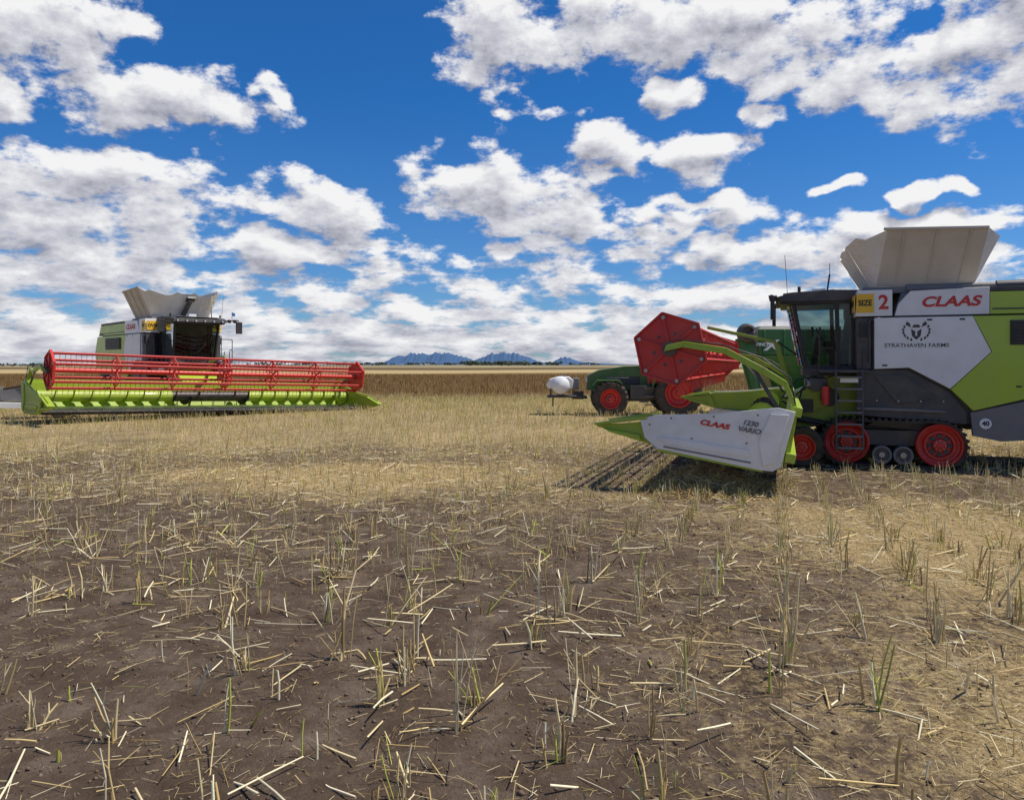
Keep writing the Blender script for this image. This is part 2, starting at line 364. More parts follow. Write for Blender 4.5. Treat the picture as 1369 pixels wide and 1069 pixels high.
    cb.box((0.5,0.0,3.95),(0.3,0.3,0.10),'tankw')
    cb.cyl((1.42,0.2,2.75),(0.95,0.05,2.4),0.02,'black',6)
    cb.build(C,0.008)
    gl=MB('cab_glass')
    n=7; ft=[];fb=[]
    for i in range(n):
        y=-1+2*i/(n-1); bow=0.16*(1-y*y)
        fb.append((0.80+bow,y*0.84,2.18)); ft.append((1.08+bow,y*0.88,3.60))
    for i in range(n-1): gl.sheet([fb[i],fb[i+1],ft[i+1],ft[i]],'glass')
    for s in(-1,1):
        y=s*0.955
        gl.sheet([(0.78,s*0.85,2.2),(0.14,y,2.2),(0.18,y,3.58),(1.06,s*0.88,3.58)],'glass')
        gl.sheet([(0.10,y,2.2),(-0.16,y,2.2),(-0.16,y,3.58),(0.14,y,3.58)],'glass')
    gl.build(C)
    pl=MB('access_ladder')
    pl.box((0.05,1.35,2.05),(1.0,0.75,0.06),'dark')
    for x in(0.22,-0.30):
        pl.bar((x,1.72,2.1),(x,1.92,0.34),0.04,0.08,'dark')
        pl.tube([(x,1.72,2.1),(x,1.74,2.5)],0.018,'black')
    for i in range(7):
        t=i/6; pl.box((-0.04,1.74+0.17*t,1.92-1.5*t),(0.50,0.16,0.035),'mid')
    pl.box((-0.04,1.76,1.86),(0.36,0.012,0.1),'tankw')
    pl.tube([(0.55,1.70,2.05),(0.55,1.70,3.0),(0.50,1.2,3.0)],0.018,'black')
    pl.tube([(0.55,1.70,2.55),(0.25,1.72,2.55)],0.018,'black')
    pl.box((0.05,-1.25,2.05),(0.9,0.5,0.06),'dark')
    pl.tube([(0.5,-1.45,2.05),(0.5,-1.45,2.9),(-0.3,-1.45,2.9)],0.018,'black')
    pl.build(C,0.006)
    fe=MB('fire_extinguisher')
    fe.cyl((0.42,1.66,1.32),(0.42,1.66,1.72),0.085,'red',16); fe.cyl((0.42,1.66,1.72),(0.42,1.66,1.80),0.03,'black',8,0.05)
    fe.box((0.42,1.56,1.5),(0.12,0.1,0.3),'dark'); fe.tube([(0.42,1.7,1.78),(0.52,1.72,1.7),(0.53,1.7,1.45)],0.012,'black',6)
    fe.build(C)
    fh=MB('feeder_house')
    L=hx-0.02
    fh.prism([(0.1,2.0),(L,1.05+hz),(L,0.25+hz),(0.0,0.9),(-0.5,1.1),(-0.5,1.9)],-0.75,0.75,'green')
    for s in(-1,1):
        fh.prism([(0.2,1.75),(L-0.1,0.95+hz),(L-0.1,0.6+hz),(0.2,1.3)],s*0.75,s*0.82,'green')
        fh.cyl((-0.2,s*0.9,0.75),(L*0.75,s*0.9,0.6+hz),0.07,'dark',12); fh.cyl((L*0.4,s*0.9,0.6+hz*.6),(L*0.85,s*0.9,0.6+hz),0.035,'steel',10)
        fh.cyl((0.3,s*0.82,1.45),(0.3,s*0.90,1.45),0.2,'dark',20)
        fh.box((0.55,s*1.25,1.75),(0.35,0.5,0.28),'dark'); fh.cyl((0.7,s*1.3,1.75),(0.78,s*1.3,1.75),0.1,'steel',16)
        fh.box((0.9,s*0.86,1.25),(0.5,0.06,0.3),'dark')
    fh.tube([(0.5,0.95,1.9),(0.9,1.05,1.6),(1.0,1.1,1.2),(L,1.1,1.0+hz)],0.022,'black')
    fh.tube([(0.4,1.0,1.9),(0.8,1.12,1.75),(1.1,1.15,1.4),(L,1.2,1.1+hz)],0.018,'black')
    fh.tube([(0.3,0.95,2.0),(1.0,0.98,1.85),(1.25,1.0,1.55),(L,1.05,1.05+hz)],0.018,'black')
    fh.build(C,0.012)
    tr=MB('tracks')
    for s in(-1,1):
        yi,yo=s*1.02,s*1.66; yc=(yi+yo)/2; w=abs(yo-yi)
        c0=(0.0,0.52);c1=(-1.79,0.50); r=0.50
        path=[]
        for i in range(13):
            a=-math.pi/2+math.pi*i/12; path.append((c0[0]+math.cos(a)*r,c0[1]+math.sin(a)*r))
        for i in range(1,10): t=i/10; path.append((c0[0]+(c1[0]-c0[0])*t, c0[1]+r-0.02*math.sin(math.pi*t)))
        for i in range(13):
            a=math.pi/2+math.pi*i/12; path.append((c1[0]+math.cos(a)*r,c1[1]+math.sin(a)*r))
        for i in range(1,10): t=i/10; path.append((c1[0]+(c0[0]-c1[0])*t,0.015))
        n=len(path); inn=[]
        for i in range(n):
            p=Vector(path[i]);a=Vector(path[i-1]);b=Vector(path[(i+1)%n]); d=(b-a).normalized(); nn=Vector((-d.y,d.x)); inn.append(p+nn*0.045)
        vs=[(p[0],yi,p[1]) for p in path]+[(p[0],yo,p[1]) for p in path]+[(p[0],yi,p[1]) for p in inn]+[(p[0],yo,p[1]) for p in inn]
        fs=[]
        for i in range(n):
            j=(i+1)%n; fs+=[(i,j,j+n,i+n),(i+2*n,i+3*n,j+3*n,j+2*n),(i,i+2*n,j+2*n,j),(i+n,j+n,j+3*n,i+3*n)]
        tr.add(vs,fs,'rubber')
        pts=path+[path[0]]; step=0.13; acc=0
        for a,b in zip(pts[:-1],pts[1:]):
            a=Vector(a);b=Vector(b);l=(b-a).length; t=acc
            while t<l:
                p=a+(b-a)*(t/l); d=(b-a).normalized(); nn=Vector((d.y,-d.x)); ang=math.degrees(math.atan2(d.y,d.x))
                q=p+nn*0.018
                tr.box((q.x,yc,q.y),(0.055,w*0.99,0.05),'rubber',(0,-ang,0)); t+=step
            acc=t-l
        for c in(c0,c1):
            R0=0.452
            ctr=(c[0],yo-s*0.10,c[1])
            tr.lathe(ctr,[(R0,-s*0.4),(R0,s*0.07),(R0-0.03,s*0.085),(R0-0.06,s*0.07),(R0-0.075,s*0.0)],'red',40)
            tr.lathe(ctr,[(R0-0.075,0),(R0-0.13,-s*0.02),(R0-0.15,s*0.02),(R0-0.2,s*0.02),(R0-0.22,-s*0.05),(0.14,-s*0.05),(0.13,s*0.04),(0.07,s*0.06),(0.001,s*0.06)],'red',40)
            for k in range(8):
                a=2*math.pi*k/8
                tr.cyl((c[0]+math.cos(a)*0.10,yo-s*0.09,c[1]+math.sin(a)*0.10),(c[0]+math.cos(a)*0.10,yo-s*0.03,c[1]+math.sin(a)*0.10),0.012,'steel',6)
                tr.bar((c[0]+math.cos(a)*0.15,yo-s*0.13,c[1]+math.sin(a)*0.15),(c[0]+math.cos(a)*0.23,yo-s*0.13,c[1]+math.sin(a)*0.23),0.03,0.09,'dark')
        for x in(-0.69,-1.10):
            tr.cyl((x,yi,0.27),(x,yo-s*0.04,0.27),0.2,'dark',24); tr.lathe((x,yo-s*.04,0.27),[(0.2,0),(0.19,s*.03),(0.15,s*.03),(0.13,0)],'mid',24); tr.cyl((x,yo-s*0.05,0.27),(x,yo,0.27),0.06,'steel',12)
        tr.prism([(0.0,0.6),(-0.3,0.78),(-1.4,0.78),(-1.79,0.6),(-1.3,0.46),(-0.5,0.46)],yi+s*0.1,yo-s*0.24,'dark')
        tr.prism([(-0.45,0.88),(-0.6,0.95),(-1.9,0.95),(-2.2,0.8),(-2.2,0.7)],s*1.0,s*1.3,'dark')
    tr.build(C)
    wl=MB('rear_wheels')
    for s in(-1,1): wheel(wl,(-5.3,s*1.35,0.72),0.72,0.5,0.42,s)
    wl.build(C)
    for s in(-1,1):
        text('lettering','CLAAS',0.29,(-1.98,s*1.535,3.51),C,'red',s,0.25,1.25,off=0.010)
        sg=MB('oversize_sign'); sg.box((-0.37,s*1.56,3.52),(0.34,0.02,0.40),'yellow'); sg.build(C)
        text('sign_lettering','SIZE',0.17,(-0.37,s*1.573,3.52),C,'black',s,0,0.85)
        if label: text('fleet_number',label,0.42,(-0.73,s*1.553,3.52),C,'red',s,0.0,0.95,off=0.012)
        if label:
            text('farm_name','STRATHAVEN FARMS',0.115,(-1.35,s*1.583,2.60),C,'dark',s,0,1.12,off=0.001)
            text('speed_mark','40',0.13,(-2.62,s*1.577,0.98),C,'black',s)
            em=MB('farm_emblem'); y0,y1=s*1.582,s*1.588
            em.prism([(-1.25,2.95),(-1.27,2.80),(-1.35,2.72),(-1.43,2.80),(-1.45,2.95),(-1.37,2.90),(-1.37,2.80),(-1.33,2.80),(-1.33,2.90)],y0,y1,'dark')
            em.prism([(-1.27,2.98),(-1.43,2.98),(-1.40,3.04),(-1.30,3.04)],y0,y1,'dark')
            em.prism([(-1.25,2.98),(-1.18,3.03),(-1.17,3.12),(-1.23,3.06)],y0,y1,'dark'); em.prism([(-1.45,2.98),(-1.52,3.03),(-1.53,3.12),(-1.47,3.06)],y0,y1,'dark')
            for q in(-1,1):
                for k in range(7):
                    a=-1.2+k*0.33; cx=-1.35+q*0.24*math.cos(a); cz=2.90+0.2*math.sin(a)
                    em.prism([(cx,cz-0.03),(cx+q*0.035,cz+0.02),(cx+q*0.01,cz+0.05),(cx-q*0.015,cz+0.01)],y0,y1,'dark')
            em.build(C)
        sf=MB('oversize_sign_front'); sf.box((-0.165,s*1.26,3.52),(0.02,0.50,0.36),'yellow'); sf.build(C)
        text('sign_lettering_front','OVER',0.17,(-0.152,s*1.26,3.52),C,'black',front=True)
    H=build_header(C,HW,(hx,0,hz),pitch,roll,reel[0],reel[1],reel[2],pk)
    return C,H

C1,H1=build_combine('combine_harvester',(7.82,17.7,0),R(160),1.0,1.35,6.12,0.36,R(9.5),0,(2.17,1.78,0.15),'2','hwhite')
text('header_lettering','CLAAS',0.12,(1.17,6.19,0.63),H1,'red',1,0.25,1.35,off=0.006)
text('header_model','1230\nVARIO',0.115,(0.60,6.19,0.70),H1,'grey_text',1,0.25,1.1,off=0.004)
gw=MB('gauge_wheel'); wheel(gw,(0.92,2.1,0.43),0.43,0.30,0.27,1,20)
gw.bar((0.92,1.95,0.43),(0.92,1.7,0.43),0.08,0.08,'dark'); gw.bar((0.92,1.72,0.43),(1.4,1.72,0.95),0.08,0.1,'dark'); gw.build(C1)
C2,H2=build_combine('combine_harvester.001',(-15.25,34.9,0),R(-45),1.13,1.85,6.15,0.10,R(2),R(-1.8),(1.75,1.42,0.35),'','hgreen')
fl=MB('flag'); fl.cyl((1.3,1.35,3.8),(1.3,1.35,4.12),0.01,'black',5); fl.sheet([(1.3,1.35,4.1),(1.31,1.43,4.08),(1.28,1.5,4.06),(1.27,1.49,3.93),(1.3,1.42,3.94),(1.3,1.35,3.95)],'blue')
fl.build(C2)

# ------------------------------------------------------------------ tractor
T=empty('farm_tractor',(7.1,32.6,0),R(176),1.0)
t=MB('tractor_body')
t.prism([(1.1,1.15),(1.1,2.15),(2.2,2.12),(3.3,1.95),(3.75,1.75),(3.82,1.1),(3.3,1.0)],-0.5,0.5,'dgreen')
t.prism([(3.4,1.1),(3.84,1.1),(3.78,1.7),(3.4,1.85)],-0.42,0.42,'dark')
for s in(-1,1):
    t.box((2.3,s*0.52,1.5),(1.5,0.03,0.35),'black')
    for q in range(5): t.box((2.3,s*0.54,1.38+q*0.06),(1.45,0.02,0.02),'mid')
    t.prism([(-1.0,1.2),(-1.05,1.9),(-0.5,2.15),(0.5,2.15),(1.05,1.75),(1.1,1.2),(0.9,1.6),(0.4,1.98),(-0.4,1.98),(-0.85,1.7)],s*0.75,s*1.4,'dgreen')
    t.prism([(2.3,1.35),(2.5,1.55),(3.4,1.55),(3.6,1.3),(3.4,1.48),(2.6,1.48)],s*0.7,s*1.3,'dgreen')
    t.cyl((3.79,s*0.25,1.5),(3.85,s*0.25,1.5),0.09,'tankw',12)
    t.box((1.5,s*0.9,1.0),(1.0,0.4,0.6),'dark'); 
    for q in range(3): t.box((1.2,s*1.15,0.5+q*0.35),(0.4,0.25,0.04),'mid')
t.box((1.4,0,0.85),(4.2,0.6,0.5),'dark')
t.cyl((2.9,-1.2,0.75),(2.9,1.2,0.75),0.12,'dark'); t.cyl((0,-1.2,0.98),(0,1.2,0.98),0.18,'dark')
t.cyl((1.3,0.65,1.9),(1.3,0.65,3.1),0.08,'dark')
t.prism([(-0.6,3.0),(-0.6,3.18),(1.1,3.2),(1.2,3.05)],-0.85,0.85,'dgreen')
for s in(-1,1):
    for x,x2 in((-0.5,-0.55),(0.3,0.3),(1.05,1.0)): t.bar((x,s*0.75,1.7),(x2,s*0.78,3.02),0.06,0.08,'black')
t.prism([(-0.5,1.2),(-0.5,1.8),(1.1,1.8),(1.1,1.2)],-0.75,0.75,'dark')
t.box((0.1,0,2.1),(0.6,0.5,0.6),'seat')
t.build(T,0.02)
tg=MB('tractor_glass')
for s in(-1,1): tg.sheet([(-0.48,s*0.76,1.8),(1.02,s*0.76,1.8),(0.98,s*0.78,3.0),(-0.5,s*0.78,3.0)],'glass')
tg.sheet([(1.06,-0.74,1.8),(1.06,0.74,1.8),(1.02,0.74,3.0),(1.02,-0.74,3.0)],'glass'); tg.build(T)
tw=MB('tractor_wheels')
for s in(-1,1):
    wheel(tw,(2.85,s*1.05,0.74),0.74,0.55,0.42,s,22); wheel(tw,(0,s*1.1,0.98),0.98,0.65,0.58,s,24)
tw.build(T)
ft=MB('front_spray_tank')
ft.lathe((4.95,0,1.28),[(0.001,-0.75),(0.22,-0.72),(0.36,-0.6),(0.40,-0.4),(0.41,0.4),(0.36,0.6),(0.22,0.72),(0.001,0.75)],'tankw',28)
ft.prism([(4.45,1.15),(5.5,1.15),(5.6,1.3),(5.45,1.55),(5.1,1.66),(4.6,1.66),(4.4,1.5)],-0.5,0.5,'tankw')
ft.box((4.9,0,0.80),(1.3,1.0,0.10),'dark'); ft.box((4.2,0,0.85),(0.5,0.4,0.35),'dark'); ft.box((4.3,0,1.35),(0.3,0.7,0.5),'mid')
for y in(-0.4,0.4):
    ft.bar((3.8,y,0.75),(4.4,y,0.8),0.08,0.1,'dark'); ft.bar((4.4,y,0.8),(4.4,y,1.2),0.06,0.06,'dark'); ft.bar((5.4,y,0.8),(5.4,y,1.2),0.06,0.06,'dark')
    ft.bar((5.3,y,0.78),(5.3,y,0.35),0.05,0.05,'dark')
ft.cyl((4.9,0,1.64),(4.9,0,1.72),0.13,'black',16)
ft.build(T,0.03)

# ------------------------------------------------------------------ chaser bin / grain cart
G=empty('grain_cart',(13.3,33.6,0),R(178),1.0)
g=MB('cart_hopper')
def frustum(mb,x0,x1,y0,z0,X0,X1,Y0,Z1,k):
    vs=[(x0,-y0,z0),(x1,-y0,z0),(x1,y0,z0),(x0,y0,z0),(X0,-Y0,Z1),(X1,-Y0,Z1),(X1,Y0,Z1),(X0,Y0,Z1)]
    mb.add(vs,[(0,1,2,3),(7,6,5,4),(0,4,5,1),(1,5,6,2),(2,6,7,3),(3,7,4,0)],k)
frustum(g,-1.6,1.6,0.5,1.0,-3.0,2.6,1.6,2.6,'dgreen2'); frustum(g,-3.0,2.6,1.6,2.62,-3.05,2.7,1.65,3.7,'dgreen2')
frustum(g,-3.05,2.7,1.65,3.70,-2.9,2.5,1.5,3.85,'dark')
for i in range(7): g.box((-2.7+i*0.85,1.66,3.15),(0.08,0.06,1.05),'dgreen2'); g.box((-2.7+i*0.85,-1.66,3.15),(0.08,0.06,1.05),'dgreen2')
g.box((0.6,0,0.85),(6.5,0.5,0.25),'dgreen2'); g.box((4.3,0,0.8),(2.0,0.2,0.2),'dgreen2')
g.cyl((2.6,1.2,0.9),(3.3,1.3,3.35),0.26,'dgreen2',18)
g.cyl((3.3,1.3,3.4),(2.75,1.75,3.4),0.3,'dark',18); 
g.lathe((3.15,1.62,3.55),[(0.38,-0.2),(0.42,0.0),(0.38,0.22),(0.26,0.26),(0.24,0.1),(0.001,0.08)],'dark',28)
g.prism([(2.75,2.5),(2.75,3.45),(3.3,3.2),(3.4,2.6)],0.9,1.5,'dgreen2')
g.build(G,0.02)
gw2=MB('cart_wheels')
for s in(-1,1): wheel(gw2,(-0.6,s*1.4,0.95),0.95,0.8,0.5,s,24,'rubber','tankw')
gw2.build(G)
text('cart_mark','X',0.62,(2.1,1.705,3.0),G,'tankw',1,0,1.4,off=0.02); text('cart_name','FINCH',0.2,(2.45,1.70,3.05),G,'tankw',1,0,1.0)

# ------------------------------------------------------------------ header trailer at the far left
HT=empty('header_trailer',(-20.9,30.2,0),R(20),1.0)
h=MB('trailer_frame')
h.box((0,0,0.62),(7.0,0.16,0.16),'steel'); h.box((0,0.9,0.62),(7.0,0.12,0.12),'steel')
for x in(-3,-1.5,0,1.5,3): h.box((x,0.45,0.74),(0.12,1.7,0.12),'steel'); h.bar((x,1.2,0.7),(x,1.4,1.15),0.08,0.08,'dark')
h.prism([(0.2,0.75),(2.0,0.74),(2.3,0.9),(1.9,1.1),(1.0,1.25),(0.2,1.15)],-0.3,0.5,'mid')
h.prism([(-3.2,0.8),(0.1,0.78),(0.1,1.3),(-2.5,1.25)],-0.2,0.5,'mid')
h.tube([(0.3,-0.2,1.2),(1.2,-0.35,1.36),(2.2,-0.3,1.05),(2.9,-.2,0.7)],0.04,'black')
h.prism([(-0.6,0.5),(1.5,0.42),(1.6,0.62),(-0.5,0.72)],-0.7,-0.4,'tankw')
h.bar((3.5,0.4,0.6),(4.6,0.4,0.45),0.1,0.1,'steel')
for x in(-1.9,2.3):
    for y in(-0.45,1.35): wheel(h,(x,y,0.38),0.38,0.24,0.2,-1 if y<0 else 1,18,'rubber','steel')
h.build(HT,0.02)

# ------------------------------------------------------------------ ground
def gauss(x,y,cx,cy,rx,ry): return np.exp(-(((x-cx)/rx)**2+((y-cy)/ry)**2))
def vnoise(x,y,seed=0):
    o=np.zeros_like(x); r=np.random.default_rng(seed)
    for k in range(14):
        f=2**(k/3.0)*0.12; a=r.uniform(0,2*math.pi); p=r.uniform(0,6.28)
        o+=np.sin((x*math.cos(a)+y*math.sin(a))*f*6.28+p+1.3*np.sin((x*math.sin(a)-y*math.cos(a))*f*4+p))/(1+k*0.25)
    return o/5.0
def straw(x,y):
    s=0.18+0.36*vnoise(x,y,3)+0.20*vnoise(x*3,y*3,4)
    s+=1.15*gauss(x,y,-3.2,14.8,4.2,1.7)+0.40*gauss(x,y,-4.5,12.4,3.0,1.2)
    s+=0.60*gauss(x,y,4.6,7.8,2.4,2.8)+0.5*gauss(x,y,7.0,10.5,3.0,2.6)+0.6*gauss(x,y,2.9,4.2,1.5,1.5)
    s+=0.2*gauss(x,y,1.0,11.5,3.0,1.5)
    s-=0.30*gauss(x,y,-2.5,6.5,3.2,3.2)+0.45*gauss(x,y,-7.5,11,3.5,3.0)+0.35*gauss(x,y,4.0,13.5,2.5,1.5)
    far=np.clip((y-16.5-1.8*vnoise(x,y,9))/5.0,0,1)
    return np.clip(s*(1-far)+far*(0.75+0.25*vnoise(x,y,5)),0,1)
def axis(vals):
    return np.array(sorted(set(np.round(vals,4))))
def gz(x,y):
    return 0.022*vnoise(x*3,y*3,21)*np.exp(-(np.abs(y)/40)**2)*np.exp(-(np.abs(x)/40)**2)+0.016*vnoise(x*9,y*9,22)*np.exp(-(np.abs(y)/25)**2)-0.01
xs=list(np.linspace(-14,14,240)); st=0.16; x=14
while x<16000: st*=1.13; x+=st; xs+=[x,-x]
xs=axis(xs)
ys=list(np.linspace(0,24,230)); st=0.14; y=24
while y<16000: st*=1.07; y+=st; ys.append(y)
st=0.3;y=0
while y>-16000: st*=1.3; y-=st; ys.append(y)
ys=axis(ys)
X,Y=np.meshgrid(xs,ys); Z=gz(X,Y)
nx,ny=len(xs),len(ys)
me=bpy.data.meshes.new('ground')
co=np.stack([X.ravel(),Y.ravel(),Z.ravel()],1)
idx=np.arange(nx*ny).reshape(ny,nx)
F=np.stack([idx[:-1,:-1].ravel(),idx[:-1,1:].ravel(),idx[1:,1:].ravel(),idx[1:,:-1].ravel()],1)
def fill(me,co,F):
    k=F.shape[1]
    me.vertices.add(len(co)); me.vertices.foreach_set('co',co.astype(np.float32).ravel())
    me.loops.add(F.size); me.loops.foreach_set('vertex_index',F.astype(np.int32).ravel())
    me.polygons.add(len(F)); me.polygons.foreach_set('loop_start',np.arange(0,F.size,k,dtype=np.int32))
    me.update(calc_edges=True)
fill(me,co,F)
at=me.attributes.new('straw','FLOAT','POINT'); at.data.foreach_set('value',straw(X,Y).ravel().astype(np.float32))
me.polygons.foreach_set('use_smooth',[True]*len(me.polygons))
go=bpy.data.objects.new('ground',me); scene.collection.objects.link(go)
m,nt,b=new_mat('field_soil'); N=nt.nodes; L=nt.links
b.inputs['Roughness'].default_value=0.95; b.inputs['Specular IOR Level'].default_value=0.12
geo=N.new('ShaderNodeNewGeometry'); sep=N.new('ShaderNodeSeparateXYZ'); L.new(geo.outputs['Position'],sep.inputs[0])
def noise(scale,detail=8,rough=0.6,vec=None):
    n=N.new('ShaderNodeTexNoise'); n.noise_dimensions='2D'; n.inputs['Scale'].default_value=scale; n.inputs['Detail'].default_value=detail; n.inputs['Roughness'].default_value=rough
    L.new(vec if vec else geo.outputs['Position'],n.inputs['Vector']); return n.outputs['Fac']
def math_(op,a,b2=None,c=None):
    n=N.new('ShaderNodeMath'); n.operation=op
    for i,v in enumerate((a,b2,c)):
        if v is None: continue
        if isinstance(v,(int,float)): n.inputs[i].default_value=v
        else: L.new(v,n.inputs[i])
    return n.outputs[0]
def ramp(fac,stops,interp='LINEAR'):
    n=N.new('ShaderNodeValToRGB'); n.color_ramp.interpolation=interp; e=n.color_ramp.elements
    while len(e)<len(stops): e.new(0.5)
    for q,(p,c) in zip(e,stops): q.position=p; q.color=(*c,1)
    L.new(fac,n.inputs[0]); return n.outputs[0]
def mixc(f,a,b2):
    n=N.new('ShaderNodeMix'); n.data_type='RGBA'
    if isinstance(f,(int,float)): n.inputs[0].default_value=f
    else: L.new(f,n.inputs[0])
    for i,v in((6,a),(7,b2)):
        if isinstance(v,tuple): n.inputs[i].default_value=(*v,1)
        else: L.new(v,n.inputs[i])
    return n.outputs[2]
soil=ramp(noise(2.2,8,0.7),[(0.3,(0.085,0.056,0.036)),(0.5,(0.150,0.104,0.070)),(0.7,(0.26,0.195,0.14))])
nf=noise(42,4,0.75)
soil=mixc(math_('MULTIPLY',nf,0.65),soil,(0.070,0.047,0.032))
sc=ramp(noise(28,6,0.8),[(0.35,(0.19,0.125,0.055)),(0.5,(0.45,0.325,0.15)),(0.68,(0.70,0.55,0.30))])
atn=N.new('ShaderNodeAttribute'); atn.attribute_name='straw'
sf=math_('ADD',atn.outputs['Fac'],math_('MULTIPLY',math_('SUBTRACT',noise(9,8,0.78),0.5),1.9))
mr=N.new('ShaderNodeMapRange'); mr.inputs[1].default_value=0.34; mr.inputs[2].default_value=0.85; mr.inputs[4].default_value=0.9; L.new(sf,mr.inputs[0])
near=mixc(mr.outputs[0],soil,sc)
wob=math_('MULTIPLY',math_('SUBTRACT',noise(0.004,3,0.5),0.5),0.9)
lg=math_('ADD',math_('MULTIPLY',math_('LOGARITHM',math_('MAXIMUM',sep.outputs['Y'],1.0),10.0),0.25),math_('MULTIPLY',wob,0.08))
far=ramp(lg,[(0.0,(0.42,0.30,0.12)),(0.425,(0.38,0.275,0.11)),(0.440,(0.14,0.078,0.024)),(0.565,(0.17,0.098,0.032)),(0.58,(0.52,0.39,0.18)),(0.61,(0.45,0.34,0.16)),(0.625,(0.12,0.085,0.038)),(0.68,(0.15,0.105,0.05)),(0.70,(0.52,0.42,0.22)),(0.745,(0.09,0.085,0.05)),(0.78,(0.50,0.41,0.23)),(0.82,(0.07,0.08,0.06)),(0.92,(0.13,0.16,0.18))])
vv=N.new('ShaderNodeMapping'); vv.inputs['Scale'].default_value=(0.25,1,1); L.new(geo.outputs['Position'],vv.inputs['Vector'])
far=mixc(math_('MULTIPLY',noise(0.5,6,0.7,vv.outputs[0]),0.4),far,(0.10,0.066,0.03))
fm=N.new('ShaderNodeMapRange'); fm.inputs[1].default_value=30; fm.inputs[2].default_value=48; L.new(sep.outputs['Y'],fm.inputs[0])
L.new(mixc(fm.outputs[0],near,far),b.inputs['Base Color'])
bp=N.new('ShaderNodeBump'); bp.inputs['Strength'].default_value=0.9; bp.inputs['Distance'].default_value=0.045
L.new(math_('ADD',noise(14,7,0.75),math_('MULTIPLY',nf,0.3)),bp.inputs['Height']); L.new(bp.outputs['Normal'],b.inputs['Normal'])
me.materials.append(m)

# ------------------------------------------------------------------ stalks and straw
def stalk_mat(name,ro=0.6):
    m,nt,b=new_mat(name); a=nt.nodes.new('ShaderNodeAttribute'); a.attribute_name='tint'
    nt.links.new(a.outputs['Color'],b.inputs['Base Color']); b.inputs['Roughness'].default_value=ro; b.inputs['Specular IOR Level'].default_value=0.25
    return m
SM=stalk_mat('dry_stalk'); CM=stalk_mat('soil_clod',0.95)
def stalks(name,P0,P1,r0,r1,col,k=3):
    n=len(P0); D=P1-P0; D/=np.linalg.norm(D,axis=1,keepdims=True)+1e-9
    ref=np.where(np.abs(D[:,2:3])>0.9,np.array([[1.,0,0]]),np.array([[0,0,1.]]))
    U=np.cross(D,ref); U/=np.linalg.norm(U,axis=1,keepdims=True); V=np.cross(U,D)
    vs=[]
    for P,r in((P0,r0),(P1,r1)):
        for i in range(k):
            a=2*math.pi*i/k; vs.append(P+(U*math.cos(a)+V*math.sin(a))*r[:,None])
    co=np.stack(vs,1).reshape(-1,3)
    base=(np.arange(n)*2*k)[:,None]; F=[]
    for i in range(k):
        j=(i+1)%k; F.append(np.stack([base[:,0]+i,base[:,0]+j,base[:,0]+j+k,base[:,0]+i+k],1))
    F=np.concatenate(F)
    me=bpy.data.meshes.new(name); fill(me,co,F)
    c=np.repeat(np.concatenate([col,np.ones((n,1))],1),2*k,axis=0)
    a=me.attributes.new('tint','FLOAT_COLOR','POINT'); a.data.foreach_set('color',c.astype(np.float32).ravel())
    me.materials.append(SM); o=bpy.data.objects.new(name,me); scene.collection.objects.link(o); return o
PAL=np.array([(0.62,0.46,0.20),(0.72,0.57,0.30),(0.48,0.33,0.13),(0.82,0.71,0.46),(0.48,0.49,0.10),(0.30,0.195,0.09),(0.28,0.16,0.045)])
def cols(n,w):
    w=list(w)+[0]*(7-len(w))
    c=PAL[rng.choice(len(PAL),n,p=np.array(w)/sum(w))]; return np.clip(c*rng.uniform(0.75,1.2,(n,1)),0,0.92)
def wedge(n,y0,y1,k=0.78,p=2.0):
    y=(rng.uniform(0,1,n)*(y1**p-y0**p)+y0**p)**(1/p); x=rng.uniform(-k,k,n)*y; return x,y
def rows(x,y,ang,sp,jit):
    c,s=math.cos(ang),math.sin(ang); u=x*c+y*s; v=-x*s+y*c
    v=np.round(v/sp)*sp+rng.normal(0,jit,len(x)); return u*c-v*s,u*s+v*c
P0=[];P1=[];r0=[];r1=[];C=[]
nP=1500; x,y=wedge(nP,3.1,20,0.80,1.5); x,y=rows(x,y,R(70),0.62,0.05)
dn=0.5+0.7*vnoise(x*1.5,y*1.5,40); keep=(rng.uniform(0,1,nP)<np.clip(0.3+dn,0.05,1))&(y>3.1); x=x[keep];y=y[keep]; z=gz(x,y)
